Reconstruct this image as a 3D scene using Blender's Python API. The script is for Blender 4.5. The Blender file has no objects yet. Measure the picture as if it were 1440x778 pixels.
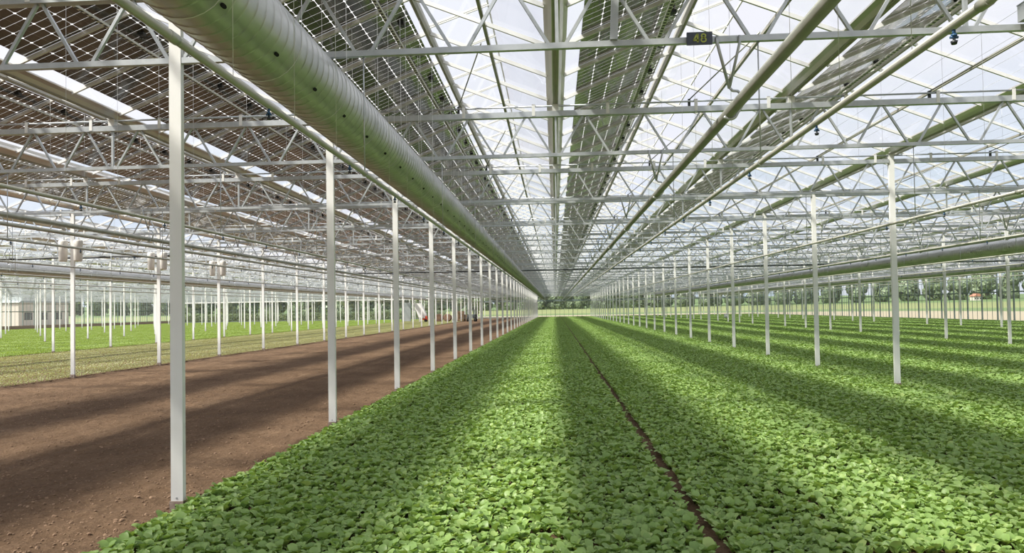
import bpy, math, random
import numpy as np
from mathutils import Vector, Matrix
random.seed(7); rng = np.random.default_rng(7)
scene = bpy.context.scene
COL = scene.collection
PI = math.pi

# ------------------------------------------------------------------ measures
W = 4.0                      # roof span
G0 = 0.07                    # the gutter above the camera
def G(i): return G0 + W*i
def TY(n): return 7.0 + 5.0*n
YEND = 157.0; YBACK = -13.0
ZL, ZU, ZT = 4.655, 5.365, 5.563      # bottom chord, top chord, gutter underside
TILT = math.tan(math.radians(22)); GH = 0.13
ZG0 = 5.66
def zroof(dx): return ZG0 + TILT*(abs(dx)-GH)       # dx from the nearest gutter
ZRIDGE = zroof(2.0)
XL, XR = G(-22), G(11)
SOIL = -0.05

# ------------------------------------------------------------------ mesh builder
class MB:
    def __init__(s): s.v = []; s.f = []; s.sm = []; s.uv = {}
    def quad(s, a, b, c, d, uv=None, smooth=False):
        i = len(s.v); s.v += [tuple(a), tuple(b), tuple(c), tuple(d)]
        if uv: s.uv[len(s.f)] = uv
        s.f.append((i, i+1, i+2, i+3)); s.sm.append(smooth)
    def poly(s, pts):
        i = len(s.v); s.v += [tuple(p) for p in pts]
        s.f.append(tuple(range(i, i+len(pts)))); s.sm.append(False)
    def box(s, x0, x1, y0, y1, z0, z1):
        i = len(s.v)
        s.v += [(x0,y0,z0),(x1,y0,z0),(x1,y1,z0),(x0,y1,z0),(x0,y0,z1),(x1,y0,z1),(x1,y1,z1),(x0,y1,z1)]
        for q in ((0,3,2,1),(4,5,6,7),(0,1,5,4),(1,2,6,5),(2,3,7,6),(3,0,4,7)):
            s.f.append(tuple(i+k for k in q)); s.sm.append(False)
        return s
    def bar(s, p, q, w, h, up=(0,0,1)):
        p = Vector(p); q = Vector(q); d = (q-p).normalized(); u = Vector(up)
        if abs(d.dot(u)) > 0.98: u = Vector((0,1,0))
        a = d.cross(u).normalized(); b = a.cross(d).normalized()
        a *= w/2; b *= h/2; i = len(s.v)
        for c in (p, q):
            for sa, sb in ((-1,-1),(1,-1),(1,1),(-1,1)): s.v.append(tuple(c + a*sa + b*sb))
        for t in ((0,1,5,4),(1,2,6,5),(2,3,7,6),(3,0,4,7),(3,2,1,0),(4,5,6,7)):
            s.f.append(tuple(i+k for k in t)); s.sm.append(False)
        return s
    def path(s, pts, r, n=8, caps=True):
        pts = [Vector(p) for p in pts]; m = len(pts); base = len(s.v)
        rs = r if isinstance(r, (list, tuple)) else [r]*m
        ref = None
        for k, p in enumerate(pts):
            d = (pts[min(k+1, m-1)] - pts[max(k-1, 0)]).normalized()
            if ref is None:
                ref = Vector((0,0,1)) if abs(d.z) < 0.9 else Vector((1,0,0))
            a = d.cross(ref).normalized(); b = a.cross(d).normalized(); ref = b
            for j in range(n):
                t = 2*PI*j/n
                s.v.append(tuple(p + (a*math.cos(t) + b*math.sin(t))*rs[k]))
        for k in range(m-1):
            for j in range(n):
                j2 = (j+1) % n
                s.f.append((base+k*n+j, base+k*n+j2, base+(k+1)*n+j2, base+(k+1)*n+j)); s.sm.append(True)
        if caps:
            s.f.append(tuple(base+j for j in reversed(range(n)))); s.sm.append(False)
            s.f.append(tuple(base+(m-1)*n+j for j in range(n))); s.sm.append(False)
        return s
    def profile(s, pts, y0, y1):      # closed (x, z) outline run along y
        i = len(s.v); n = len(pts)
        s.v += [(x, y0, z) for x, z in pts] + [(x, y1, z) for x, z in pts]
        for k in range(n):
            k2 = (k+1) % n
            s.f.append((i+k, i+n+k, i+n+k2, i+k2)); s.sm.append(False)
        s.f.append(tuple(i+k for k in range(n))); s.sm.append(False)
        s.f.append(tuple(i+n+k for k in reversed(range(n)))); s.sm.append(False)
        return s
    def ico(s, c, r, sub=1, jitter=0.0, scale=(1,1,1), rnd=None):
        rnd = rnd or random
        import bmesh
        bm = bmesh.new(); bmesh.ops.create_icosphere(bm, subdivisions=sub, radius=1)
        i = len(s.v); bm.verts.index_update()
        for v in bm.verts:
            k = 1 + rnd.uniform(-jitter, jitter)
            s.v.append((c[0]+v.co.x*r*k*scale[0], c[1]+v.co.y*r*k*scale[1], c[2]+v.co.z*r*k*scale[2]))
        for f in bm.faces:
            s.f.append(tuple(i+v.index for v in f.verts)); s.sm.append(jitter < 0.1)
        bm.free(); return s
    def mesh(s, name, mat=None):
        me = bpy.data.meshes.new(name); me.from_pydata(s.v, [], s.f)
        me.polygons.foreach_set('use_smooth', s.sm)
        if s.uv:
            ul = me.uv_layers.new(name='UVMap')
            for fi, uv in s.uv.items():
                p = me.polygons[fi]
                for k, li in enumerate(p.loop_indices): ul.data[li].uv = uv[k]
        if mat: me.materials.append(mat)
        me.update(); return me

def put(name, data, parent=None, loc=None, rotz=0, **props):
    if isinstance(data, MB): raise TypeError
    o = bpy.data.objects.new(name, data); COL.objects.link(o)
    if loc is not None: o.location = loc
    if rotz: o.rotation_euler.z = rotz
    if parent is not None: o.parent = parent
    for k, v in props.items():
        if v: o[k] = v
    return o
def thing(name, label, category, loc=(0,0,0), group=None, rotz=0):
    return put(name, None, None, loc, rotz, label=label, category=category, group=group)
ORD = ['first','second','third','fourth','fifth','sixth','seventh','eighth','ninth','tenth','eleventh','twelfth','thirteenth','fourteenth',
       'fifteenth','sixteenth','seventeenth','eighteenth','nineteenth','twentieth']
TENS = {2:'twenty',3:'thirty',4:'forty',5:'fifty',6:'sixty'}
def ordinal(k):
    if k <= 20: return ORD[k-1]
    t, u = divmod(k, 10)
    if u == 0: return TENS[t][:-1] + 'ieth'
    return TENS[t] + '-' + ORD[u-1]

# ------------------------------------------------------------------ materials
def new_mat(name):
    m = bpy.data.materials.new(name); m.use_nodes = True
    nt = m.node_tree; nt.nodes.clear()
    out = nt.nodes.new('ShaderNodeOutputMaterial')
    return m, nt, out
def N(nt, t, **kw):
    n = nt.nodes.new(t)
    for k, v in kw.items():
        if k.startswith('i_'): n.inputs[k[2:].replace('_', ' ')].default_value = v
        else: setattr(n, k, v)
    return n
def ramp(nt, fac, stops):
    r = nt.nodes.new('ShaderNodeValToRGB'); nt.links.new(fac, r.inputs[0])
    e = r.color_ramp.elements
    while len(e) < len(stops): e.new(0.5)
    for k, (p, c) in enumerate(stops): e[k].position = p; e[k].color = (*c, 1)
    return r.outputs[0]
def pbr(name, color, rough=0.5, metal=0.0, color2=None, nscale=4.0, bump=0.0, bscale=20.0, spec=0.5, stretch=None):
    m, nt, out = new_mat(name)
    b = N(nt, 'ShaderNodeBsdfPrincipled'); nt.links.new(b.outputs[0], out.inputs[0])
    b.inputs['Roughness'].default_value = rough; b.inputs['Metallic'].default_value = metal
    b.inputs['Specular IOR Level'].default_value = spec
    tc = N(nt, 'ShaderNodeNewGeometry')
    src = tc.outputs['Position']
    if stretch:
        mp = N(nt, 'ShaderNodeMapping'); mp.inputs['Scale'].default_value = stretch
        nt.links.new(src, mp.inputs[0]); src = mp.outputs[0]
    if color2:
        n = N(nt, 'ShaderNodeTexNoise'); n.inputs['Scale'].default_value = nscale; n.inputs['Detail'].default_value = 5
        nt.links.new(src, n.inputs['Vector'])
        nt.links.new(ramp(nt, n.outputs[0], [(0.3, color), (0.7, color2)]), b.inputs['Base Color'])
    else: b.inputs['Base Color'].default_value = (*color, 1)
    if bump:
        n = N(nt, 'ShaderNodeTexNoise'); n.inputs['Scale'].default_value = bscale; n.inputs['Detail'].default_value = 6
        nt.links.new(src, n.inputs['Vector'])
        bp = N(nt, 'ShaderNodeBump'); bp.inputs['Strength'].default_value = bump; bp.inputs['Distance'].default_value = 0.02
        nt.links.new(n.outputs[0], bp.inputs['Height']); nt.links.new(bp.outputs[0], b.inputs['Normal'])
    return m

M = {}
M['white'] = pbr('white_paint', (.87,.87,.85), .45, 0, (.82,.82,.80), 1.5)
M['galv'] = pbr('galvanised_steel', (.56,.59,.61), .40, .5, (.46,.49,.51), 9)
M['alu'] = pbr('aluminium', (.82,.82,.79), .45, .1, (.74,.73,.70), 3)
M['ridge'] = pbr('ridge_aluminium', (.42,.40,.34), .5, .3, (.36,.35,.30), 3)
M['gutter'] = pbr('gutter_aluminium', (.80,.77,.72), .30, .75, (.72,.69,.64), 2)
M['duct'] = pbr('duct_steel', (.64,.64,.63), .35, .75, (.50,.51,.50), 6, stretch=(1,.25,1))
M['pipe'] = pbr('painted_pipe', (.52,.52,.46), .38, .35, (.44,.44,.39), 5)
M['heat'] = pbr('steel_pipe', (.42,.43,.39), .4, .45, (.34,.35,.31), 5)
M['concrete'] = pbr('muddy_concrete', (.42,.34,.28), .9, 0, (.26,.19,.15), 14, .4, 60)
M['dark'] = pbr('black_plastic', (.02,.025,.03), .4)
M['blackpipe'] = pbr('black_rubber', (.03,.034,.036), .45)
M['blue'] = pbr('blue_plastic', (.03,.10,.22), .4)
M['plate'] = pbr('slate_blue_plate', (.055,.065,.10), .5, 0, (.07,.08,.115), 40)
M['digit'] = pbr('yellow_green_paint', (.42,.47,.09), .5)
M['frame'] = pbr('wall_frame', (.20,.25,.24), .5, .3)
M['wire'] = pbr('wire', (.78,.78,.78), .4, .2)
M['slot'] = pbr('dark_hole', (.006,.006,.007), .9)
M['wood'] = pbr('weathered_wood', (.30,.19,.11), .8, 0, (.16,.10,.06), 5, .3, 20)
M['straw'] = pbr('brown_bale', (.24,.15,.10), .9, 0, (.14,.09,.065), 8, .6, 12)
M['red'] = pbr('red_paint', (.55,.06,.03), .4)
M['rubber'] = pbr('tyre_rubber', (.03,.03,.03), .8)
M['cloth'] = pbr('pale_cloth', (.80,.77,.72), .8, 0, (.72,.69,.64), 4)
M['greysheet'] = pbr('grey_sheet', (.34,.37,.37), .6, 0, (.28,.31,.31), 2)
M['bark'] = pbr('bark', (.13,.10,.07), .9)
M['brick'] = pbr('pale_render', (.55,.50,.44), .9)
M['roof'] = pbr('red_tiles', (.40,.17,.11), .8)

def glass_mat(name, tint, haze, gloss=.8):
    m, nt, out = new_mat(name)
    tr = N(nt, 'ShaderNodeBsdfTransparent'); tr.inputs[0].default_value = (*tint, 1)
    tl = N(nt, 'ShaderNodeBsdfTranslucent'); tl.inputs[0].default_value = (.9,.92,.94,1)
    gl = N(nt, 'ShaderNodeBsdfGlossy'); gl.inputs['Roughness'].default_value = .04
    mx = N(nt, 'ShaderNodeMixShader'); mx.inputs[0].default_value = haze
    nt.links.new(tr.outputs[0], mx.inputs[1]); nt.links.new(tl.outputs[0], mx.inputs[2])
    lw = N(nt, 'ShaderNodeLayerWeight'); lw.inputs[0].default_value = .5
    po = N(nt, 'ShaderNodeMath', operation='POWER'); po.inputs[1].default_value = 5.0
    nt.links.new(lw.outputs['Facing'], po.inputs[0])
    mu = N(nt, 'ShaderNodeMath', operation='MULTIPLY_ADD'); mu.inputs[1].default_value = gloss*.9; mu.inputs[2].default_value = .05
    nt.links.new(po.outputs[0], mu.inputs[0])
    m2 = N(nt, 'ShaderNodeMixShader'); nt.links.new(mu.outputs[0], m2.inputs[0])
    nt.links.new(mx.outputs[0], m2.inputs[1]); nt.links.new(gl.outputs[0], m2.inputs[2])
    nt.links.new(m2.outputs[0], out.inputs[0]); return m
M['glass'] = glass_mat('roof_glass', (.95,.96,.965), .07, .6)
M['wallglass'] = glass_mat('wall_glass', (.90,.94,.93), .04, .4)

def solar_mat():
    m, nt, out = new_mat('solar_cells')
    uv = N(nt, 'ShaderNodeUVMap'); sx = N(nt, 'ShaderNodeSeparateXYZ'); nt.links.new(uv.outputs[0], sx.inputs[0])
    def mt(op, a, b=None, c=None):
        n = N(nt, 'ShaderNodeMath', operation=op)
        for k, x in enumerate((a, b, c)):
            if x is None: continue
            if isinstance(x, (int, float)): n.inputs[k].default_value = x
            else: nt.links.new(x, n.inputs[k])
        return n.outputs[0]
    def dist(o, per):      # distance in metres to the nearest multiple of per
        t = mt('DIVIDE', o, per); r = mt('ROUND', t); return mt('MULTIPLY', mt('ABSOLUTE', mt('SUBTRACT', t, r)), per)
    u, v = sx.outputs[0], sx.outputs[1]
    du = dist(u, .32); dv = dist(v, .1675); dh = dist(u, .16)
    g1 = mt('LESS_THAN', du, .0036); g2 = mt('LESS_THAN', dv, .0042); g3 = mt('LESS_THAN', mt('ADD', du, dv), .025)
    open_ = mt('MAXIMUM', mt('MAXIMUM', g1, g2), g3)
    half = mt('MULTIPLY', mt('LESS_THAN', dh, .0016), .35)
    fac = mt('MAXIMUM', open_, half)
    cell = N(nt, 'ShaderNodeBsdfPrincipled')
    noi = N(nt, 'ShaderNodeTexNoise'); noi.inputs['Scale'].default_value = 1.3; nt.links.new(uv.outputs[0], noi.inputs['Vector'])
    nt.links.new(ramp(nt, noi.outputs[0], [(.3, (.066,.058,.051)), (.7, (.094,.084,.074))]), cell.inputs['Base Color'])
    cell.inputs['Roughness'].default_value = .25; cell.inputs['Coat Weight'].default_value = 1.0; cell.inputs['Coat Roughness'].default_value = .06
    tr = N(nt, 'ShaderNodeBsdfTransparent'); tr.inputs[0].default_value = (.93,.94,.95,1)
    tl = N(nt, 'ShaderNodeBsdfTranslucent'); tl.inputs[0].default_value = (.92,.92,.92,1)
    gp = N(nt, 'ShaderNodeMixShader'); gp.inputs[0].default_value = .35
    nt.links.new(tr.outputs[0], gp.inputs[1]); nt.links.new(tl.outputs[0], gp.inputs[2])
    mx = N(nt, 'ShaderNodeMixShader'); nt.links.new(fac, mx.inputs[0])
    nt.links.new(cell.outputs[0], mx.inputs[1]); nt.links.new(gp.outputs[0], mx.inputs[2])
    nt.links.new(mx.outputs[0], out.inputs[0]); return m
M['solar'] = solar_mat()

def leaf_mat(name, c1, c2, c3):
    m, nt, out = new_mat(name)
    at = N(nt, 'ShaderNodeAttribute'); at.attribute_name = 'tone'
    col = ramp(nt, at.outputs['Fac'], [(0, c1), (.55, c2), (1, c3)])
    b = N(nt, 'ShaderNodeBsdfPrincipled'); nt.links.new(col, b.inputs['Base Color'])
    b.inputs['Roughness'].default_value = .42; b.inputs['Specular IOR Level'].default_value = .4
    tl = N(nt, 'ShaderNodeBsdfTranslucent')
    mixc = N(nt, 'ShaderNodeMix', data_type='RGBA', blend_type='MULTIPLY'); mixc.inputs[0].default_value = 1
    nt.links.new(col, mixc.inputs[6]); mixc.inputs[7].default_value = (1.25,1.2,.55,1)
    nt.links.new(mixc.outputs[2], tl.inputs[0])
    mx = N(nt, 'ShaderNodeMixShader'); mx.inputs[0].default_value = .3
    nt.links.new(b.outputs[0], mx.inputs[1]); nt.links.new(tl.outputs[0], mx.inputs[2])
    nt.links.new(mx.outputs[0], out.inputs[0]); return m
M['leaf'] = leaf_mat('salad_leaf', (.21,.34,.10), (.30,.45,.14), (.44,.575,.20))
M['olive'] = leaf_mat('seedling_olive', (.33,.35,.18), (.41,.43,.24), (.50,.51,.31))
M['lime'] = leaf_mat('seedling_lime', (.23,.34,.075), (.30,.42,.10), (.38,.49,.14))
M['tree'] = leaf_mat('tree_leaf', (.15,.20,.13), (.21,.27,.155), (.28,.34,.19))

def soil_mat():
    m, nt, out = new_mat('brown_soil')
    b = N(nt, 'ShaderNodeBsdfPrincipled'); nt.links.new(b.outputs[0], out.inputs[0]); b.inputs['Roughness'].default_value = .95
    b.inputs['Specular IOR Level'].default_value = .15
    geo = N(nt, 'ShaderNodeNewGeometry')
    def noise(sc, det):
        n = N(nt, 'ShaderNodeTexNoise'); n.inputs['Scale'].default_value = sc; n.inputs['Detail'].default_value = det
        n.inputs['Roughness'].default_value = .65; nt.links.new(geo.outputs['Position'], n.inputs['Vector']); return n.outputs[0]
    a = noise(.55, 4); d = noise(26, 8); e = noise(7, 6)
    mx = N(nt, 'ShaderNodeMath', operation='MULTIPLY_ADD'); nt.links.new(d, mx.inputs[0]); mx.inputs[1].default_value = .55
    m2 = N(nt, 'ShaderNodeMath', operation='MULTIPLY'); nt.links.new(a, m2.inputs[0]); m2.inputs[1].default_value = .45
    nt.links.new(m2.outputs[0], mx.inputs[2])
    nt.links.new(ramp(nt, mx.outputs[0], [(.32, (.085,.053,.032)), (.52, (.155,.098,.060)), (.68, (.265,.178,.112))]), b.inputs['Base Color'])
    ad = N(nt, 'ShaderNodeMath', operation='ADD'); nt.links.new(d, ad.inputs[0]); nt.links.new(e, ad.inputs[1])
    bp = N(nt, 'ShaderNodeBump'); bp.inputs['Strength'].default_value = .9; bp.inputs['Distance'].default_value = .03
    nt.links.new(ad.outputs[0], bp.inputs['Height']); nt.links.new(bp.outputs[0], b.inputs['Normal'])
    return m
M['soil'] = soil_mat()
M['clod'] = pbr('soil_clod', (.22,.145,.095), .95, 0, (.32,.22,.15), 9, spec=.1)

def land_mat():
    m, nt, out = new_mat('fields')
    b = N(nt, 'ShaderNodeBsdfPrincipled'); nt.links.new(b.outputs[0], out.inputs[0]); b.inputs['Roughness'].default_value = .95
    at = N(nt, 'ShaderNodeAttribute'); at.attribute_name = 'away'
    geo = N(nt, 'ShaderNodeNewGeometry')
    n = N(nt, 'ShaderNodeTexNoise'); n.inputs['Scale'].default_value = .05; nt.links.new(geo.outputs['Position'], n.inputs['Vector'])
    mu = N(nt, 'ShaderNodeMath', operation='MULTIPLY_ADD'); nt.links.new(n.outputs[0], mu.inputs[0]); mu.inputs[1].default_value = .03
    nt.links.new(at.outputs['Fac'], mu.inputs[2])
    nt.links.new(ramp(nt, mu.outputs[0], [(0, (.33,.27,.19)), (.125, (.31,.26,.18)), (.14, (.10,.15,.045)), (.22, (.11,.16,.05)),
        (.25, (.19,.205,.075)), (.45, (.17,.195,.07)), (.50, (.095,.15,.045)), (1, (.09,.14,.045))]), b.inputs['Base Color'])
    return m
M['land'] = land_mat()

# ------------------------------------------------------------------ camera
f_px, cy_px, yaw, pitch, roll, EYE = 974.219, 411.316, -0.061503, 0.023882, -0.016482, 1.992
def cam_rot():
    c, s = math.cos, math.sin
    R1 = np.array([[c(yaw),-s(yaw),0],[s(yaw),c(yaw),0],[0,0,1]])
    B = np.array([[1,0,0],[0,0,-1],[0,1,0]])
    P = np.array([[1,0,0],[0,c(pitch),s(pitch)],[0,-s(pitch),c(pitch)]])
    Q = np.array([[c(roll),-s(roll),0],[s(roll),c(roll),0],[0,0,1]])
    return Q@P@B@R1
R = cam_rot()
cam_d = bpy.data.cameras.new('camera'); cam = bpy.data.objects.new('camera', cam_d); COL.objects.link(cam)
mw = Matrix.Identity(4)
for r in range(3):
    mw[r][0] = R[0][r]; mw[r][1] = -R[1][r]; mw[r][2] = -R[2][r]
mw[2][3] = EYE
cam.matrix_world = mw
cam_d.sensor_width = 36; cam_d.sensor_fit = 'HORIZONTAL'; cam_d.lens = f_px/1440*36
cam_d.shift_y = (cy_px-389)/1440
cam_d.clip_start = .05; cam_d.clip_end = 3000
scene.camera = cam
def project(x, y, z):
    v = R@np.array([x, y, z-EYE])
    if v[2] < .3: return None
    return 720+f_px*v[0]/v[2], cy_px+f_px*v[1]/v[2]
def seen(pts, pad=60):
    q = [project(*p) for p in pts]
    q = [p for p in q if p]
    if not q: return False
    xs = [p[0] for p in q]; ys = [p[1] for p in q]
    return max(xs) > -pad and min(xs) < 1440+pad and max(ys) > -pad and min(ys) < 778+pad

# ------------------------------------------------------------------ ground
mb = MB(); mb.quad((XL,YBACK,SOIL-.06),(XR,YBACK,SOIL-.06),(XR,YEND,SOIL-.06),(XL,YEND,SOIL-.06))
put('floor', mb.mesh('floor', M['soil']), kind='structure')

def vnoise(x, y, seed):
    xi = np.floor(x).astype(int); yi = np.floor(y).astype(int); xf = x-xi; yf = y-yi
    def h(a, b):
        n = (a*374761393 + b*668265263 + seed*1442695041) & 0x7fffffff
        n = ((n ^ (n >> 13))*1274126177) & 0x7fffffff
        return ((n ^ (n >> 16)) & 0xffff)/65535.0
    u = xf*xf*(3-2*xf); w = yf*yf*(3-2*yf)
    return (h(xi,yi)*(1-u)+h(xi+1,yi)*u)*(1-w)+(h(xi,yi+1)*(1-u)+h(xi+1,yi+1)*u)*w
def grid_mesh(name, xs, ys, zf, mat):
    X, Y = np.meshgrid(xs, ys); Z = zf(X, Y)
    nx, ny = len(xs), len(ys)
    v = np.stack([X.ravel(), Y.ravel(), Z.ravel()], 1)
    i = np.arange(nx*ny).reshape(ny, nx)
    f = np.stack([i[:-1,:-1].ravel(), i[:-1,1:].ravel(), i[1:,1:].ravel(), i[1:,:-1].ravel()], 1)
    me = bpy.data.meshes.new(name); me.from_pydata(v.tolist(), [], f.tolist())
    me.polygons.foreach_set('use_smooth', [True]*len(f)); me.materials.append(mat); me.update()
    return me
def soil_z(X, Y):
    z = (vnoise(X/.6, Y/1.4, 1)-.5)*.035 + (vnoise(X/.16, Y/.16, 2)-.5)*.028 + (vnoise(X/.075, Y/.075, 3)-.5)*.034
    ridge = np.exp(-((X+4.02)/.12)**2)*.03*vnoise(X/.1, Y/.1, 5)
    return SOIL + z + ridge
xs = np.arange(-15.95, -3.70, .045)
ys = np.concatenate([np.arange(2.5, 26, .045), np.arange(26, 60, .12), np.arange(60, 158, .5)])
put('soil_floor', grid_mesh('soil_bed', xs, ys, soil_z, M['soil']), kind='structure')
# ground under the leafy beds
mb = MB(); mb.quad((-3.9,YBACK,-.005),(XR,YBACK,-.005),(XR,YEND,-.005),(-3.9,YEND,-.005))
mb.quad((XL,YBACK,-.03),(-15.9,YBACK,-.03),(-15.9,YEND,-.03),(XL,YEND,-.03))
put('planted_floor', mb.mesh('planted_floor', M['soil']), kind='structure')
# loose clods
mb = MB(); r2 = random.Random(3)
for k in range(5200):
    y = 4.2 + 14*r2.random()**1.6; x = r2.uniform(-min(15, y*.95+1.5), -3.85)
    s = r2.choice((.006,.008,.01,.012,.015,.022 if r2.random() < .4 else .01))
    z = float(soil_z(np.array(x), np.array(y)))
    mb.ico((x, y, z+s*.3), s, 1, .28, (1, r2.uniform(.7,1.2), .75), r2)
put('soil_clods', mb.mesh('soil_clods', M['clod']), label='loose brown clods scattered over the bare soil bed', category='soil clods', kind='stuff')

# ------------------------------------------------------------------ leafy plants
TS = {7:[0,.2,.3,.45,.65,.83,.94,1.0], 4:[0,.22,.42,.75,1.0], 3:[0,.25,.65,1.0]}
def plant_arrays(rnd, size, nleaf, seg=7):
    V = []; F = []; T = []
    for k in range(nleaf):
        az = 2*PI*(k*.382 + rnd.uniform(-.06,.06)); inner = k/nleaf
        L = size*rnd.uniform(.8,1.15)*(1-.25*inner); Wd = L*rnd.uniform(.50,.66)
        e0 = math.radians(rnd.uniform(54,80) + 8*inner); bend = math.radians(rnd.uniform(25,80) - 20*inner)
        twist = rnd.uniform(-.25,.25); tone = min(1, max(0, rnd.gauss(.48,.2)))
        x = z = 0.0; i = len(V); ca, sa = math.cos(az), math.sin(az)
        ts = TS[seg]; tp = 0.0
        for j in range(seg+1):
            t = ts[j]; e = e0 - bend*t*t
            if j:
                x += L*(t-tp)*math.cos(e); z += L*(t-tp)*math.sin(e)
            tp = t
            if t < .2: w = .06*Wd
            else: w = Wd/2*math.sqrt(max(.02, 1-((t-.62)/.40)**2))
            cup = w*.26
            nx, nz = -math.sin(e), math.cos(e)
            for q in (-1, 0, 1):
                lx = x + nx*(cup if q else 0) ; lz = z + nz*(cup if q else 0) + twist*q*w*.5
                ly = q*w
                V.append((lx*ca-ly*sa, lx*sa+ly*ca, lz)); T.append(tone)
        for j in range(seg):
            a = i+j*3
            F += [(a, a+1, a+4, a+3), (a+1, a+2, a+5, a+4)]
    return V, F, T
def leaf_mesh(name, V, F, T, mat):
    me = bpy.data.meshes.new(name); me.from_pydata(V, [], F)
    me.polygons.foreach_set('use_smooth', [True]*len(F))
    at = me.attributes.new('tone', 'FLOAT', 'POINT'); at.data.foreach_set('value', T)
    me.materials.append(mat); me.update(); return me
def patch(name, seed, per_m, size, nl, mat, seg=7):
    rnd = random.Random(seed); V = []; F = []; T = []
    n = per_m
    for a in range(n):
        for b in range(n):
            if rnd.random() < .012: continue
            px = (a+.5)/n - .5 + rnd.uniform(-.33,.33)/n; py = (b+.5)/n - .5 + rnd.uniform(-.33,.33)/n
            s = size*rnd.uniform(.72,1.2)
            v, f, t = plant_arrays(rnd, s, nl + rnd.choice((-1,0,1)), seg)
            o = len(V); g = rnd.uniform(-.12,.12)
            V += [(x+px, y+py, z-.004) for x, y, z in v]
            F += [tuple(o+i for i in q) for q in f]; T += [min(1, max(0, q+g)) for q in t]
    return leaf_mesh(name, V, F, T, mat)

def patch_set(name, meshes):
    c = bpy.data.collections.new(name)
    for k, me in enumerate(meshes):
        c.objects.link(bpy.data.objects.new('%s_%02d' % (name, k), me))
    return c
leafy = patch_set('leafy', [patch('leafy_patch', 20+k, 11, .124, 7, M['leaf']) for k in range(6)])
olive = patch_set('olive', [patch('olive_patch', 40+k, 10, .055, 4, M['olive'], 3) for k in range(3)])
lime = patch_set('lime', [patch('lime_patch', 60+k, 11, .085, 4, M['lime'], 3) for k in range(3)])

def scatter_group(coll):
    ng = bpy.data.node_groups.new('scatter_'+coll.name, 'GeometryNodeTree')
    ng.interface.new_socket('Geometry', in_out='INPUT', socket_type='NodeSocketGeometry')
    ng.interface.new_socket('Geometry', in_out='OUTPUT', socket_type='NodeSocketGeometry')
    gi = ng.nodes.new('NodeGroupInput'); go = ng.nodes.new('NodeGroupOutput')
    ci = ng.nodes.new('GeometryNodeCollectionInfo'); ci.inputs['Collection'].default_value = coll
    ci.inputs['Separate Children'].default_value = True; ci.inputs['Reset Children'].default_value = True
    ip = ng.nodes.new('GeometryNodeInstanceOnPoints'); ip.inputs['Pick Instance'].default_value = True
    ai = ng.nodes.new('GeometryNodeInputNamedAttribute'); ai.data_type = 'INT'; ai.inputs[0].default_value = 'pick'
    ar = ng.nodes.new('GeometryNodeInputNamedAttribute'); ar.data_type = 'FLOAT_VECTOR'; ar.inputs[0].default_value = 'turn'
    asz = ng.nodes.new('GeometryNodeInputNamedAttribute'); asz.data_type = 'FLOAT_VECTOR'; asz.inputs[0].default_value = 'size'
    er = ng.nodes.new('FunctionNodeEulerToRotation')
    L = ng.links.new
    L(gi.outputs[0], ip.inputs['Points']); L(ci.outputs[0], ip.inputs['Instance'])
    L(ai.outputs[0], ip.inputs['Instance Index']); L(ar.outputs[0], er.inputs[0]); L(er.outputs[0], ip.inputs['Rotation'])
    L(asz.outputs[0], ip.inputs['Scale'])
    L(ip.outputs[0], go.inputs[0]); return ng
GROUPS = {c.name: scatter_group(c) for c in (leafy, olive, lime)}
def bed(name, x0, x1, y0, y1, coll, label, z=0., skip=None):
    nx = max(1, round((x1-x0))); ny = max(1, round(y1-y0)); n = len(coll.objects)
    sx = (x1-x0)/nx; sy = (y1-y0)/ny
    P = []; K = []; T = []; S = []
    for a in range(nx):
        for b in range(ny):
            x = x0+(a+.5)*sx; y = y0+(b+.5)*sy
            if skip and skip(x, y): continue
            q = random.randrange(4); P.append((x, y, z)); K.append(random.randrange(n)); T += [0, 0, q*PI/2]
            S += ([sx, sy, 1] if q % 2 == 0 else [sy, sx, 1])
    me = bpy.data.meshes.new(name); me.from_pydata(P, [], [])
    a = me.attributes.new('pick', 'INT', 'POINT'); a.data.foreach_set('value', K)
    a = me.attributes.new('turn', 'FLOAT_VECTOR', 'POINT'); a.data.foreach_set('vector', T)
    a = me.attributes.new('size', 'FLOAT_VECTOR', 'POINT'); a.data.foreach_set('vector', S)
    o = put(name, me, label=label, category='leafy crop', kind='stuff')
    md = o.modifiers.new('scatter', 'NODES'); md.node_group = GROUPS[coll.name]
    return o
TR0, TR1 = 1.21, 1.35
PY0, PY1 = 5.15, 5.60           # strip at the front where every plant is an object of its own
LB0, RB1 = -3.80, G(2)-.03
bed('salad_crop', LB0, TR0, -3, PY0, leafy, 'dense green salad leaves left of the wheel track, nearest the camera')
bed('salad_crop', LB0, TR0, PY1, YEND-1, leafy, 'dense green salad leaves between the left posts and the thin wheel track')
bed('salad_crop', TR1, RB1, -3, PY0, leafy, 'dense green salad leaves right of the wheel track, nearest the camera')
bed('salad_crop', TR1, RB1, PY1, YEND-1, leafy, 'dense green salad leaves between the thin wheel track and the right posts')
bed('salad_crop', G(2)+.05, G(5)-.05, 2, YEND-1, leafy, 'shadow-striped green leaves beyond the nearest right row of posts')
bed('salad_crop', G(5)+.05, G(8)-.05, 12, YEND-1, leafy, 'shadow-striped green leaves beyond the second right row of posts')
bed('salad_crop', G(8)+.05, XR-.8, 24, YEND-1, leafy, 'farthest right green leaves along the glass side wall')
bed('seedling_crop', G(-7)+.12, G(-4)-.05, 8, YEND-2, olive, 'pale olive seedlings just beyond the bare brown soil', -.03)
bed('seedling_crop', G(-10)+.12, G(-7)-.12, 20, YEND-2, lime, 'bright lime seedlings beyond the olive seedling bed', -.03)
bed('seedling_crop', G(-13)+.12, G(-10)-.12, 34, YEND-2, lime, 'second bright lime seedling bed from the bare soil', -.03)
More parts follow.
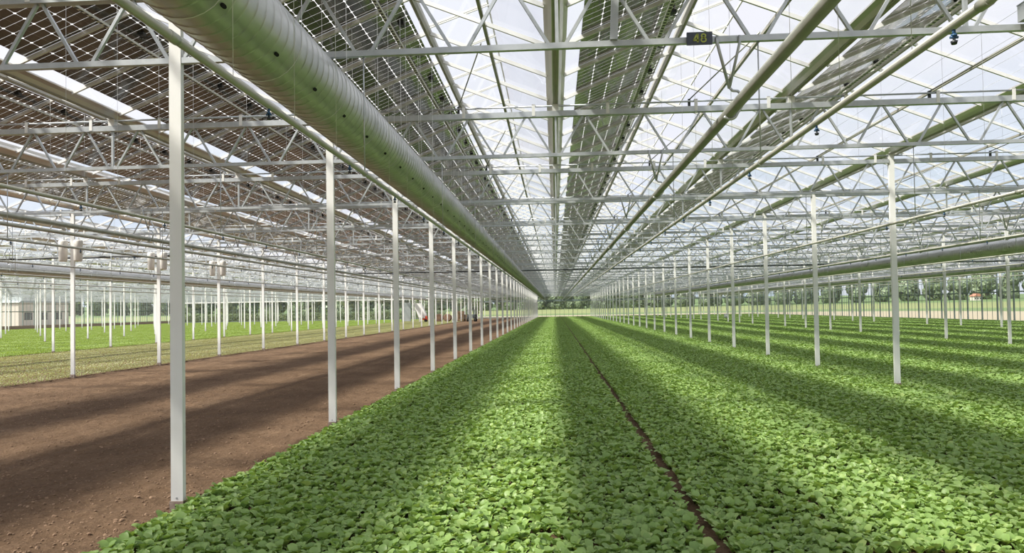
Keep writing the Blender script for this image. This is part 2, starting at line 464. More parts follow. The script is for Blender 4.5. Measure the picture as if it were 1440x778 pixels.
bed('seedling_crop', G(-22)+1, G(-13)-.12, 45, YEND-2, lime, 'farthest lime seedlings along the left side wall', -.03)
# plants of the front strip, one object each
pm = []
for k in range(8):
    v, f, t = plant_arrays(random.Random(100+k), .124, 7 + k % 3 - 1)
    pm.append(leaf_mesh('salad_plant', v, f, t, M['leaf']))
sp = 1/11.0; cnt = 0; r3 = random.Random(12)
cells = []
for a in range(int((3.35-LB0)/sp)+1):
    for b in range(int(round((PY1-PY0)/sp))):
        x = LB0+(a+.5)*sp; y = PY0+(b+.5)*(PY1-PY0)/int(round((PY1-PY0)/sp))
        if TR0-.04 < x < TR1+.04: continue
        cells.append((x, y))
for x, y in cells[:330]:
    o = put('salad_plant', pm[r3.randrange(8)], None, (x+r3.uniform(-.04,.04), y+r3.uniform(-.04,.04), -.004), r3.uniform(0,6.28),
        label='young green salad plant in the very front strip of the bed', category='salad plant', group='salad plants along the front of the bed')
    s = r3.uniform(.8,1.2); o.scale = (s, s, s)
bed('salad_crop', 3.38, RB1, PY0, PY1, leafy, 'short strip of green salad leaves beside the front right corner')

# ------------------------------------------------------------------ roof: gutters, ridges, glazing bars, glass, solar panels
PV_FROM, PV_TO = -4, 10                       # spans that carry panels on their left-facing slope
NEAR_BARS = 14
def slope_pts(i, side):                       # gutter i, side +1 rises to the right, -1 to the left
    g = G(i); return (g+side*GH, ZG0), (g+side*2.0, ZRIDGE)
gut = MB()
gut.profile([(-.05,5.548),(.05,5.548),(.095,5.60),(.15,5.64),(.15,5.665),(.135,5.665),(.06,5.61),(-.06,5.61),(-.135,5.665),(-.15,5.665),(-.15,5.64),(-.095,5.60)], YBACK, YEND)
gut_me = gut.mesh('gutter', M['gutter'])
rib_me = MB().box(-.04,.04,YBACK,YEND,5.537,5.5475).path([(0,YBACK,5.537),(0,YEND,5.537)], .009, 8).mesh('gutter_channel', M['ridge'])
for i in range(-21, 11):
    if i == 0: lab = 'wide pale roof gutter running straight overhead to the far end'
    elif i < 0: lab = '%s pale roof gutter to the left of the overhead gutter' % ordinal(-i)
    else: lab = '%s pale roof gutter to the right of the overhead gutter' % ordinal(i)
    g = thing('roof_gutter', lab, 'gutter', (G(i), 0, 0), 'roof gutters running to the far end')
    put('trough', gut_me, g)
    if -5 <= i <= 6: put('drip_channel', rib_me, g)
bar_l = {}
def bar_mesh(side, x0=GH, x1=1.97):
    m = MB(); m.bar((side*x0, 0, zroof(x0)-.035), (side*x1, 0, zroof(x1)-.035), .034, .055); return m
near_bar = {s: bar_mesh(s).mesh('glazing_bar', M['alu']) for s in (1, -1)}
ridge_me = MB().profile([(-.05,ZRIDGE-.05),(-.02,ZRIDGE-.10),(.02,ZRIDGE-.10),(.05,ZRIDGE-.05),(.05,ZRIDGE+.02),(-.05,ZRIDGE+.02)], YBACK, YEND).mesh('ridge_bar', M['ridge'])
rail_me = {s: MB().bar((s*.98, YBACK, zroof(.98)-.075), (s*.98, YEND, zroof(.98)-.075), .045, .05).mesh('purlin', M['ridge']) for s in (1, -1)}
BARY = [7+1.25*k for k in range(-15, 121)]
VENT_Y0, VENT_N = 7.0, 44
VENT_Y1 = VENT_Y0 + 1.25*VENT_N
wi = 0
for i in range(-22, 12):
    for side in (1, -1):
        if (i == -22 and side == -1) or (i == 11 and side == 1): continue
        wi += 1
        pv = side == 1 and PV_FROM <= i <= PV_TO
        vent = side == -1 and i in (0, 1)
        (xa, za), (xb, zb) = slope_pts(i, side)
        m = MB()
        def strip(d0, d1, y0=YBACK, y1=YEND):
            g = G(i); m.quad((g+side*d0,y0,zroof(d0)),(g+side*d1,y0,zroof(d1)),(g+side*d1,y1,zroof(d1)),(g+side*d0,y1,zroof(d0)))
        if pv: strip(GH, .35); strip(1.87, 2.0)
        elif vent:
            strip(GH, 1.0); strip(1.0, 2.0, YBACK, VENT_Y0); strip(1.0, 2.0, VENT_Y1, YEND)
        else: strip(GH, 2.0)
        c = put('ceiling_%d' % wi, m.mesh('roof_glass', M['glass']), kind='structure')
        near = -5 <= i <= 4
        rest = MB(); k = 0; skip = 0
        y_first = max(8.0, abs(G(i)+side)*1.1)
        for y in BARY:
            if near and y >= y_first and k < NEAR_BARS:
                put('glazing_bar', near_bar[side], c, (G(i), y, 0)); k += 1
            else:
                rest.bar((G(i)+side*GH, y, zroof(GH)-.035), (G(i)+side*1.97, y, zroof(1.97)-.035), .034, .055)
        put('glazing_bar', rest.mesh('glazing_bars', M['alu']), c, kind='stuff')
        if side == 1:
            put('ridge_bar', ridge_me, c, (G(i)+2, 0, 0))
        else:
            put('purlin', rail_me[side], c, (G(i), 0, 0))

# solar panels: local frame at the gutter line, u along the slope, v along the roof
PV0, PV1, PVL = .36, 1.86, 1.21
def panel_geo(m, x, y, ln, u0=0.0):
    a0 = zroof(PV0)-.004; a1 = zroof(PV1)-.004; s = (PV1-PV0)/math.cos(math.radians(22)); t = .008
    A = (x+PV0,y,a0); B = (x+PV1,y,a1); C = (x+PV1,y+ln,a1); D = (x+PV0,y+ln,a0)
    up = lambda p: (p[0]-.003, p[1], p[2]+t)
    uv = [(.03,.02),(s+.03,.02),(s+.03,ln+.02),(.03,ln+.02)]
    m.quad(A, D, C, B, [uv[0], uv[3], uv[2], uv[1]])
    m.quad(up(A), up(B), up(C), up(D), uv)
    for p, q in ((A,B),(B,C),(C,D),(D,A)): m.quad(p, q, up(q), up(p), [(.16,.08)]*4)
pmb = MB(); panel_geo(pmb, 0, .02, PVL); panel_me = pmb.mesh('solar_panel', M['solar'])
jb = MB(); xj = 1.72
jb.box(xj-.045, xj+.045, .56, .64, zroof(xj)-.05, zroof(xj)-.006)
jb.path([(xj-.03,.60,zroof(xj)-.05),(xj-.03,.60,zroof(xj)-.075),(xj+.05,.62,zroof(xj)-.08),(xj+.1,.66,zroof(xj)-.04)], .008, 6)
jb_me = jb.mesh('junction_box', M['dark'])
ROWNAME = {-4:'fifth roof row left of the duct', -3:'fourth roof row left of the duct', -2:'third roof row left of the duct',
           -1:'roof row directly above the big duct', 0:'roof row right of the overhead gutter', 1:'second roof row right of the overhead gutter'}
ROWNAME[-4] = 'third roof row left of the duct'; ROWNAME[-3] = 'second roof row left of the duct'; ROWNAME[-2] = 'first roof row left of the duct'
far = MB()
for i in range(PV_FROM, PV_TO+1):
    k = 0
    y_first = max(8.2, abs(G(i)+1)*1.12-1) if i in ROWNAME else 1e9
    for y in BARY:
        if y+PVL > YEND: continue
        if y >= y_first and k < 50:
            k += 1
            p = put('solar_panel', panel_me, None, (G(i), y, 0), label='gridded solar panel, %s from camera in %s' % (ordinal(k), ROWNAME[i]),
                category='solar panel', group='solar panels in the ' + ROWNAME[i])
            if y < 45: put('junction_box', jb_me, p)
        else: panel_geo(far, G(i), y+.02, PVL)
put('solar_panel', far.mesh('far_solar_panels', M['solar']), label='remaining dark solar panels far down the roof', category='solar panel', kind='stuff')
# perforated cable trays under the panels
tr_me = MB()
zt_ = zroof(1.60)-.125
tr_me.box(-.025,.025,YBACK,YEND,zt_-.004,zt_); tr_me.box(-.028,-.025,YBACK,YEND,zt_-.004,zt_+.03); tr_me.box(.025,.028,YBACK,YEND,zt_-.004,zt_+.03)
tray_mesh = tr_me.mesh('cable_tray', M['alu'])
rung = MB()
for k in range(600):
    y = 6+.1*k; rung.box(-.02,.02,y,y+.045,zt_-.008,zt_-.004)
rung_me = rung.mesh('tray_slots', M['dark'])
for i in range(-4, 2):
    t = thing('cable_tray', 'perforated metal cable tray in the ' + ROWNAME[i], 'cable tray', (G(i)+1.60, 0, 0), 'cable trays under the solar panels')
    put('tray', tray_mesh, t); put('slot', rung_me, t, kind='stuff')

# roof vents standing open at the ridge, panes tilted up
vp = MB(); vf = MB()
ca, sa = math.cos(math.radians(19)), math.sin(math.radians(19)); VL = 1.02
def vp_(d, y): return (d*ca, y, ZRIDGE+.05+d*sa)
vp.quad(vp_(.03,.03), vp_(VL,.03), vp_(VL,1.22), vp_(.03,1.22))
for y in (.03, 1.22): vf.bar(vp_(.02,y), vp_(VL,y), .022, .03)
for d in (.02, VL): vf.bar(vp_(d,.02), vp_(d,1.23), .025, .03)
vp_me = vp.mesh('vent_pane', M['glass']); vf_me = vf.mesh('vent_frame', M['alu'])
for i, nm in ((-1, 'ridge left of the overhead gutter'), (0, 'ridge right of the overhead gutter')):
    for k in range(VENT_N):
        t = thing('roof_vent', '%s tilted-open glass roof vent from camera along the %s' % (ordinal(k+1), nm), 'roof vent', (G(i)+2.0, VENT_Y0+1.25*k, 0), 'open vents along the ' + nm)
        put('vent_frame', vf_me, t); put('vent_pane', vp_me, t)

# ------------------------------------------------------------------ trusses
def node_bars():
    out = []
    for k in range(12):
        out.append((float(k), k+.5, 'r')); out.append((k+1.0, k+.5, 'l'))
    return out
E0, E1 = .068, 11.932
mtop = MB().box(E0, E1, -.05, .05, ZU-.045, ZU+.05); mtop_me = mtop.mesh('top_chord', M['galv'])
mbot_me = MB().box(E0, E1, -.026, .026, ZL-.03, ZL+.03).mesh('bottom_chord', M['galv'])
mrail_me = MB().path([(E0,-.02,ZU+.14),(E1,-.02,ZU+.14)], .016, 8).mesh('rail_pipe', M['galv'])
def diag_geo(m, s, x=0):
    e = .09
    m.bar((x+s*e, 0, ZL+.028), (x+s*(.5-e*.35), 0, ZU-.045), .032, .032, (0,1,0))
dg = {}
for s in (1, -1):
    m = MB(); diag_geo(m, s); dg[s] = m.mesh('diagonal', M['galv'])
vert_me = MB().box(-.018,.018,-.018,.018, ZL+.03, ZU-.045).mesh('vertical', M['galv'])
brk_me = MB().box(-.055,.055,-.05,.05, ZU+.05, ZT-.032).box(-.09,.09,-.012,.012,ZT-.06,ZT-.032).mesh('gutter_bracket', M['white'])
clip_me = MB().box(-.028,.028,-.056,-.05, ZU-.03, ZU+.17).box(-.028,.028,-.056,.02,ZU+.155,ZU+.17).mesh('rail_clip', M['alu'])
CLIPS = [.9, 2.4, 3.62, 4.9, 6.4, 7.62, 8.9, 10.4, 11.62]
far_truss = MB()
far_truss.box(E0, E1, -.05, .05, ZU-.045, ZU+.05).box(E0, E1, -.026, .026, ZL-.03, ZL+.03).bar((E0,-.02,ZU+.14),(E1,-.02,ZU+.14),.03,.03)
for k in range(12):
    diag_geo(far_truss, 1, k); diag_geo(far_truss, -1, k+1)
for x in (4, 8): far_truss.box(x-.018,x+.018,-.018,.018,ZL+.03,ZU-.045).box(x-.055,x+.055,-.05,.05,ZU+.05,ZT-.032)
far_me = far_truss.mesh('lattice_truss', M['galv'])
BAYNAME = {}
BAYS = list(range(-22, 11, 3))
for b in BAYS:
    if b == -1: BAYNAME[b] = 'over the green bed ahead'
    elif b == -4: BAYNAME[b] = 'over the bare brown soil'
    elif b == 2: BAYNAME[b] = 'over the leaves right of the nearest right posts'
    elif b > 2: BAYNAME[b] = '%s bay to the right of the green bed' % ordinal((b+1)//3)
    else: BAYNAME[b] = '%s bay to the left of the green bed' % ordinal((-1-b)//3)
for b in BAYS:
    cnt = 0
    for n in range(0, 31):
        y = TY(n) if n < 30 else YEND-.25
        x0 = G(b)
        if not seen([(x0+12*t, y, z) for t in (0,.25,.5,.75,1) for z in (ZL, ZU)], 250): continue
        cnt += 1
        lab = 'lattice truss %s, %s from camera' % (BAYNAME[b], ordinal(cnt))
        if b == -1 and n == 0: lab = 'nearest grey lattice roof truss, carrying the small number plate'
        grp = 'lattice trusses ' + BAYNAME[b]
        if n <= 5:
            t = thing('lattice_truss', lab, 'roof truss', (x0, y, 0), grp)
            put('top_chord', mtop_me, t); put('bottom_chord', mbot_me, t); put('rail_pipe', mrail_me, t)
            for k in range(12):
                put('diagonal', dg[1], t, (k, 0, 0)); put('diagonal', dg[-1], t, (k+1, 0, 0))
            for x in (4, 8): put('vertical', vert_me, t, (x, 0, 0)); put('gutter_bracket', brk_me, t, (x, 0, 0))
            for x in CLIPS: put('rail_clip', clip_me, t, (x, 0, 0))
            if b == -1 and n == 0:
                put('vertical', MB().bar((4.57,-.03,ZL+.03),(4.60,-.03,ZU-.045),.075,.05,(0,1,0)).mesh('strut', M['galv']), t)
        else:
            put('lattice_truss', far_me, None, (x0, y, 0), label=lab, category='roof truss', group=grp)

# ------------------------------------------------------------------ posts
PW, PD = .064, .03
col_me = MB().box(-PW, PW, -PD, PD, .085, ZT-.036)
col_me.box(-.1,.1,-.02,.02,ZT-.037,ZT-.031)
col_mesh = col_me.mesh('post_column', M['white'])
foot = MB(); foot.box(-.072,.072,-.042,.042,-.3,.085)
foot_me = foot.mesh('concrete_foot', M['concrete'])
bolt_me = MB().path([(0,-.036,.115),(0,-.028,.115)], .011, 8).mesh('bolt', M['galv'])
hole_me = MB().path([(0,-.048,.03),(0,-.040,.03)], .013, 8).mesh('foot_bolt', M['slot'])
ROWS = {-22:None, -19:'sixth', -16:'fifth', -13:'fourth', -10:'third', -7:'second', -4:'first', -1:None, 2:None, 5:'second', 8:'third'}
ROWTXT = {-1:'row between the brown soil and the green bed', 2:'nearest row on the right of the green bed',
          5:'second row on the right', 8:'third row on the right', -4:'row on the far edge of the brown soil', -7:'second row beyond the brown soil',
          -10:'third row beyond the brown soil', -13:'fourth row beyond the brown soil', -16:'fifth row beyond the brown soil', -19:'sixth row beyond the brown soil'}
for b, txt in ROWTXT.items():
    cnt = 0
    for n in range(0, 31):
        y = TY(n) if n < 30 else YEND-.25
        if not seen([(G(b), y, 0), (G(b), y, 2.5), (G(b), y, 5)], 20 if b > -13 else 0): continue
        cnt += 1
        base = 0 if b >= 2 else -.02
        t = thing('post', 'white post, %s from camera in %s' % (ordinal(cnt), txt), 'post', (G(b), y, base), 'white posts in the ' + txt)
        put('post_column', col_mesh, t); put('concrete_foot', foot_me, t)
        if n < 7: put('bolt', bolt_me, t); put('foot_bolt', hole_me, t)

# ------------------------------------------------------------------ number plate
sg = thing('number_plate', 'small dark plate with yellow-green number 48 on the nearest truss', 'sign', (1.485, 6.945, ZL))
put('plate', MB().box(-.125,.125,-.012,.012,-.062,.062).mesh('plate', M['plate']), sg)
num = MB()
def stroke(p, q, w=.0165): num.bar((p[0],0,p[1]), (q[0],0,q[1]), .004, w, (-(q[1]-p[1]),0,q[0]-p[0]))
stroke((-.020,-.043), (-.020,.043)); stroke((-.024,.040), (-.060,-.019)); stroke((-.064,-.021), (-.006,-.021))
def ring(cx, cz, rx, rz, w=.015, n=28):
    for k in range(n):
        a0, a1 = 2*PI*k/n, 2*PI*(k+1)/n; i = len(num.v)
        for t in (a0, a1):
            for r_ in (1, -1):
                num.v.append((cx+(rx+r_*w/2)*math.cos(t), -.002, cz+(rz+r_*w/2)*math.sin(t)))
        num.f.append((i, i+2, i+3, i+1)); num.sm.append(False)
ring(.037, .0205, .0195, .0175); ring(.037, -.0205, .0235, .0195)
put('number', num.mesh('number', M['digit']), sg, (0, -.0145, 0))
# ceiling corner box at the right edge of the nearest truss
cb = thing('steel_box', 'grey steel box fixed on the nearest truss at the right edge', 'box', (4.66, 6.86, ZL+.033))
put('casing', MB().box(-.13,.35,-.09,.09,0,.16).mesh('casing', M['galv']), cb); put('lid', MB().box(-.135,.355,-.095,.095,.16,.168).mesh('lid', M['galv']), cb)

# ------------------------------------------------------------------ air ducts
DR = .325
def duct_mesh(y0, y1):
    ys = []; rs = []; y = y0
    while y < y1:
        ys += [y, y+.003, y+.006, y+.014, y+.017, y+.020]; rs += [DR, DR, DR+.006, DR+.006, DR, DR]; y += .14
    ys.append(y1); rs.append(DR)
    return MB().path([(0, y, 0) for y in ys], rs, 44).mesh('duct_tube', M['duct'])
d_long = duct_mesh(-6, 134)
hole = MB(); hole.path([(0,0,0),(0,0,.012)], 1.0, 14)
hv = [(x*.03*1.9 if False else x*.016, y*.034, z) for x, y, z in hole.v]; hole.v = hv
hole_duct = hole.mesh('air_hole', M['slot'])
def hanger(rad, top):
    pts = [(rad, 0, top)] + [(rad*math.cos(t), 0, -rad*math.sin(t)) for t in np.linspace(0, PI, 15)] + [(-rad, 0, top)]
    return MB().path(pts, .003, 5).mesh('hanger_wire', M['wire'])
ZD = EYE+2.27
hang_me = {0: hanger(DR+.012, 1.75), 1: hanger(DR+.012, 1.42)}
DUCTS = [(-2.40, 'large ribbed metal air duct hanging above the green bed'), (-25.4, 'ribbed metal air duct hanging far over the left seedling beds'),
         (19.2, 'ribbed metal air duct hanging over the right leaves, nearer one'), (31.2, 'ribbed metal air duct hanging over the right leaves, farther one')]
for k, (x, lab) in enumerate(DUCTS):
    t = thing('air_duct', lab, 'air duct', (x, 0, ZD), 'ribbed air ducts')
    put('duct_tube', d_long, t)
    rest = MB()
    for j in range(100):
        if k and j % 4: continue
        y = 3.1+1.25*j
        if y < 133: put('hanger_wire', hang_me[min(k, 1)], t, (0, y, 0))
    a = math.atan2(-(ZD-EYE), -x)
    d = Vector((math.cos(a), 0, math.sin(a)))
    for j in range(44 if k == 0 else 20):
        y = 3.55 + (.88 if k == 0 else 2.64)*j
        h = put('air_hole', hole_duct, t, Vector((0,y,0))+d*(DR-.004))
        h.rotation_euler = (0, PI/2-a, 0)

# ------------------------------------------------------------------ sprinkler pipes
SP_R = .025; ZS = EYE+1.42
def nozzle_mesh():
    m = MB(); m.path([(0,0,-SP_R+.003),(0,0,-SP_R-.022)], .009, 8); m.path([(0,0,-SP_R-.022),(0,0,-SP_R-.034)], .015, 8)
    m.path([(-.02,0,-SP_R-.038),(.02,0,-SP_R-.038)], .007, 6); return m
nz = nozzle_mesh().mesh('nozzle_body', M['blue'])
nz2 = MB().path([(0,0,-SP_R-.034),(0,0,-SP_R-.056),(0,0,-SP_R-.058),(0,0,-SP_R-.074)], [.007,.007,.018,.013], 8).mesh('nozzle_head', M['dark'])
sp_pipe = MB().path([(0,-6,0),(0,YEND-1.5,0)], SP_R, 16).mesh('pipe', M['pipe'])
cpl_me = MB().path([(0,-.04,0),(0,.04,0)], SP_R+.004, 14).mesh('coupling', M['pipe'])
def loop_(r): return [(math.cos(t)*(SP_R+r), 0, math.sin(t)*(SP_R+r)) for t in np.linspace(PI/2, 2.4*PI, 12)]
rod_me = MB().path([(0,0,ZL-ZS-.033),(0,0,SP_R+.004)], .007, 6).path(loop_(.006), .005, 5).mesh('hanger_rod', M['galv'])
thin_me = MB().path([(0,0,ZRIDGE-ZS-.12),(0,0,SP_R)], .0022, 4).mesh('hanger_wire', M['wire'])
for k in range(-7, 7):
    x = G(k)+2
    txt = ('the %s roof ridge right of the overhead gutter' % ordinal(k+1)) if k >= 0 else ('the %s roof ridge left of the overhead gutter' % ordinal(-k))
    t = thing('sprinkler_pipe', 'thin grey sprinkler pipe hanging under %s' % txt, 'sprinkler pipe', (x, 0, ZS), 'overhead sprinkler pipes')
    put('pipe', sp_pipe, t)
    near = -3 <= k <= 2
    for j in range(26 if near else 14):
        y = (4.6 if x < 0 else 3.66)+1.87*j + (0 if near else 11.22)
        q = put('nozzle', nz, t, (0, y, 0)); put('nozzle_head', nz2, q)
    for n in range(29): put('hanger_rod', rod_me, t, (0, TY(n), 0))
    if -3 <= k <= 2:
        for j in range(34):
            y = 4.075+1.0*j
            if abs((y-7) % 5) > .15: put('hanger_wire', thin_me, t, (0, y, 0))
    for j in range(10): put('coupling', cpl_me, t, (0, 3.4+6*j, 0))
# ------------------------------------------------------------------ heating pipes on V brackets
HR = .055; ZH = EYE+1.93
hp = MB().path([(0,-6,0),(0,YEND-2,0)], HR, 20).mesh('pipe', M['heat'])
vb = MB(); top = ZL-ZH-.02
vb.path([(-.12,-.045,top+.04),(-.12,-.045,top-.03),(.0,0,.24)], .016, 8); vb.path([(.10,-.045,top+.04),(.10,-.045,top-.03),(.0,0,.24)], .014, 8)
hk = [(0,0,.25),(.03,0,.215),(.08,0,.21),(.115,0,.175),(.125,0,.12),(.115,0,.05)] + [(math.cos(t)*(HR+.016)+.0,0,math.sin(t)*(HR+.016)) for t in np.linspace(-.25, -PI*.8, 9)]
vb.path(hk, .015, 8)
vb_me = vb.mesh('bracket', M['galv'])
for x, txt in ((1.78, 'above the wheel track of the green bed'), (-10.3, 'over the brown soil'), (13.8, 'over the second bed on the right'), (-22.3, 'over the olive seedlings')):
    t = thing('heating_pipe', 'thick grey-green pipe on hooked brackets %s' % txt, 'pipe', (x, 0, ZH), 'thick pipes on hooked brackets')
    put('pipe', hp, t)
    for n in range(29): put('bracket', vb_me, t, (0, TY(n), 0))
t = thing('cable_conduit', 'slim pale conduit running just under the thick pipe over brown soil', 'conduit', (-10.3, 0, ZH-.17))
put('pipe', MB().path([(0,-6,0),(0,YEND-2,0)], .04, 12).mesh('pipe', M['pipe']), t)
put('strap', MB().path([(0,TY(2)+1,.038),(0,TY(2)+1,.113)], .01, 6).mesh('strap', M['wire']), t)

# dark pipes crossing under the trusses
def cross(x0, x1, y, z, lab, r=.045):
    t = thing('crossing_pipe', lab, 'pipe', (x0, y, z), 'black pipes crossing under the trusses')
    n = 24; pts = [((x1-x0)*k/n, 0, -.05*math.sin(PI*((k*3) % n)/n)*.6) for k in range(n+1)]
    put('pipe', MB().path(pts, r, 10).mesh('pipe', M['blackpipe']), t)
    for k in range(int((x1-x0)/6)): put('strap', MB().path([(3+6*k,0,.04),(3+6*k,0,.6)], .006, 5).mesh('strap', M['wire']), t)
cross(-14, 43, 48.4, 4.69, 'long black pipe crossing above the green bed to the right wall')
cross(-24, -15.9, 28.2, EYE+2.5, 'short black pipe crossing near the left edge over the seedlings')
cross(-3, 30, 118.5, 4.70, 'thin black pipe crossing near the far end wall')

# vent push rods and struts at the trusses
prod = MB().path([(0,.02,ZU+.18),(.62,-2.0,zroof(.98)-.12)], .011, 6).mesh('rod', M['heat'])
pk = MB().box(-.02,.02,.005,.045,ZU+.053,ZU+.19).mesh('rod_foot', M['dark'])
for i, txt in ((-1, 'left of the overhead gutter'), (0, 'right of the overhead gutter'), (1, 'two spans right of the overhead gutter'), (2, 'three spans right of the overhead gutter')):
    for n in range(0, 9):
        t = thing('push_rod', 'slanting vent rod on the %s truss, %s' % (ordinal(n+1), txt), 'rod', (G(i)+2.3, TY(n), 0), 'slanting vent rods')
        put('rod', prod, t); put('rod_foot', pk, t)
# screen wires running along the roof
wme = MB().path([(0,2,0),(0,120,0)], .0022, 4).mesh('screen_wire', M['wire'])
for k in range(30):
    put('screen_wire', wme, None, (4.75+.5*k, 0, ZU+.20), label='hair-thin grey screen wire stretched under the right roof glass', category='wire', group='screen wires under the right roof')

# ------------------------------------------------------------------ walls
def gable(m, x0, x1, y, mullion):
    pass
m = MB(); m.quad((XL,YEND,.0),(XR,YEND,.0),(XR,YEND,ZG0),(XL,YEND,ZG0))
for i in range(-22, 11): m.poly([(G(i),YEND,ZG0),(G(i+1),YEND,ZG0),(G(i)+2,YEND,ZRIDGE)])
wb = put('wall_back', m.mesh('end_glass', M['wallglass']), kind='structure')
m = MB(); k = 0
x = XL
while x <= XR+.01:
    big = abs((x-XL) % 4) < .01
    w = .06 if big else .022
    m.box(x-w, x+w, YEND-.06, YEND+.06, 0, ZG0); x += 1.0
m.box(XL, XR, YEND-.08, YEND+.08, ZG0-.1, ZG0+.05); m.box(XL, XR, YEND-.08, YEND+.08, -.1, .12)
m.box(XL, XR, YEND-.05, YEND+.05, 2.62, 2.68)
put('wall_frame', m.mesh('end_frame', M['frame']), wb)
m = MB(); m.box(-16, XR-.3, YEND-.75, YEND-.3, 3.52, 3.92); put('trim_1', m.mesh('end_beam', M['frame']), kind='structure')
m = MB(); m.box(-86, -28, YEND-.6, YEND-.35, 4.45, 4.75); put('trim_2', m.mesh('white_beam', M['white']), kind='structure')
def side_wall(name, X, s):
    m = MB(); m.quad((X,YBACK,0),(X,YEND,0),(X,YEND,ZG0),(X,YBACK,ZG0)); w_ = put(name, m.mesh('side_glass', M['wallglass']), kind='structure')
    m = MB(); y = YBACK; k = 0
    while y <= YEND:
        w = .055 if k % 3 == 0 else .017
        m.box(X-w, X+w, y-w, y+w, 0, ZG0); y += 2.5/3; k += 1
    m.box(X-.07,X+.07,YBACK,YEND,2.80,2.92); m.box(X-.08,X+.08,YBACK,YEND,ZG0-.1,ZG0+.06); m.box(X-.07,X+.07,YBACK,YEND,-.1,.10)
    m.box(X-.03,X+.03,YBACK,YEND,4.1,4.16)
    put('wall_frame', m.mesh('side_frame', M['frame']), w_)
side_wall('wall_right', XR, 1); side_wall('wall_left', XL, -1)
m = MB(); m.box(XL-.05, XL+.12, YBACK, YEND-.2, -.05, .55); put('baseboard_left', m.mesh('base_left', M['concrete']), kind='structure')

# small white heater boxes by the right wall
hb = MB().box(-.2,.2,-.22,.22,-.22,.2).mesh('casing', M['cloth']); hb2 = MB().path([(0,0,.2),(0,0,.72)], .012, 6).mesh('hanger', M['wire'])
hb3 = MB().path([(0,-.225,0),(0,-.235,0)], .13, 16).mesh('grille', M['greysheet'])
for k, y in enumerate((84.6, 80.2, 75.3, 70.2, 65.2)):
    t = thing('heater_box', '%s small pale heater box hanging by the right glass wall' % ('farthest','second farthest','middle','second nearest','nearest')[k], 'heater', (42.6, y, EYE+2.75), 'pale boxes hanging by the right wall')
    put('casing', hb, t); put('hanger', hb2, t); put('grille', hb3, t)
# pale bundles beside the left posts
bd = MB().path([(0,0,-.40),(0,0,-.36),(0,0,.1),(0,0,.26),(0,0,.30)], [.10,.125,.13,.14,.11], 14).mesh('bundle', M['cloth']); bd2 = MB().path([(0,0,.30),(0,0,.40)], .01, 6).mesh('tie', M['wire'])
for n in (3, 4, 5):
    for s, sd in ((-1, 'left'), (1, 'right')):
        t = thing('screen_bundle', 'pale hanging screen bundle on the %s side of the %s post past the soil' % (sd, ordinal(n-2)), 'screen bundle', (G(-4)+s*.26, TY(n)-.1, 4.2), 'pale screen bundles by the left posts')
        put('bundle', bd, t); put('tie', bd2, t)

# ------------------------------------------------------------------ things at the far left end
YM = 121
t = thing('sheet_screen', 'grey sheet screen standing behind the seedlings at the far left', 'screen', (-26.4, YM+1, 0))
put('panel', MB().box(-.75,.75,-.04,.04,.1,3.4).mesh('panel', M['greysheet']), t); put('frame', MB().box(-.82,-.75,-.06,.06,-.05,3.5).box(.75,.82,-.06,.06,-.05,3.5).mesh('frame', M['frame']), t)
t = thing('hopper_trailer', 'white slant-sided hopper standing at the far left end', 'hopper', (-23.7, YM, 0))
m = MB()
A = [(-1.1,-.6,3.3),(.2,-.6,3.2),(1.05,-.6,1.3),(1.05,-.6,.75),(-.2,-.6,.75)]
m.poly(A); m.poly([(x,.6,z) for x,y,z in reversed(A)])
for k in range(5):
    p, q = A[k], A[(k+1) % 5]; m.quad(p, (p[0],.6,p[2]), (q[0],.6,q[2]), q)
put('hopper', m.mesh('hopper', M['white']), t)
m = MB()
for x in (-.1, .95):
    for y in (-.5, .5): m.box(x-.05,x+.05,y-.05,y+.05,-.04,.76)
put('stand', m.mesh('stand', M['white']), t)
t = thing('seed_drill', 'small red machine in front of the white hopper', 'machine', (-22.6, YM-1.2, 0))
put('body', MB().box(-.4,.4,-.3,.3,.3,.62).box(.0,.35,-.2,.2,.62,1.0).mesh('body', M['red']), t)
for s in (-1, 1): put('wheel', MB().path([(.1,s*.36,.22),(.1,s*.28,.22)], .25, 16).mesh('wheel', M['rubber']), t)
put('bar', MB().bar((-.4,0,.5),(-.9,0,.35),.06,.06).mesh('bar', M['red']), t)
for k, (x, lab) in enumerate(((-20.4, 'left'), (-18.95, 'middle'), (-17.5, 'right'))):
    t = thing('round_bale', '%s brown round bale lying at the far end of the soil' % lab, 'bale', (x, YM+.5, .63), 'brown round bales')
    put('bale', MB().path([(0,-.6,0),(0,-.55,0),(0,.55,0),(0,.6,0)], [.6,.68,.68,.6], 28).mesh('bale', M['straw']), t)
    put('net_edge', MB().path([(0,-.585,0),(0,-.612,0)], [.3,.29], 20).mesh('net_edge', M['wood']), t)
def crate(x, y, z, lab):
    t = thing('wooden_crate', lab, 'crate', (x, y, z), 'wooden crates at the far end')
    m = MB()
    for k in range(3):
        m.box(-.55,.55,-.5,-.46,.08+.17*k,.21+.17*k).box(-.55,.55,.46,.5,.08+.17*k,.21+.17*k)
        m.box(-.55,-.51,-.46,.46,.08+.17*k,.21+.17*k).box(.51,.55,-.46,.46,.08+.17*k,.21+.17*k)
    put('slat_side', m.mesh('slats', M['wood']), t)
    for x_ in (-.5, .5):
        for y_ in (-.45, .45): put('corner_post', MB().box(x_-.04,x_+.04,y_-.01,y_+.01,0,.6).mesh('corner', M['wood']), t)
    put('base', MB().box(-.5,.5,-.45,.45,.04,.08).mesh('base', M['wood']), t)
for k in range(3): crate(-16.4, YM-.6, SOIL+.61*k, '%s wooden crate of the stack beside the brown bales' % ('lowest','middle','topmost')[k])
for k in range(2): crate(-15.2, YM-.4, SOIL+.61*k, '%s wooden crate of the stack behind the small tractor' % ('lower','upper')[k])
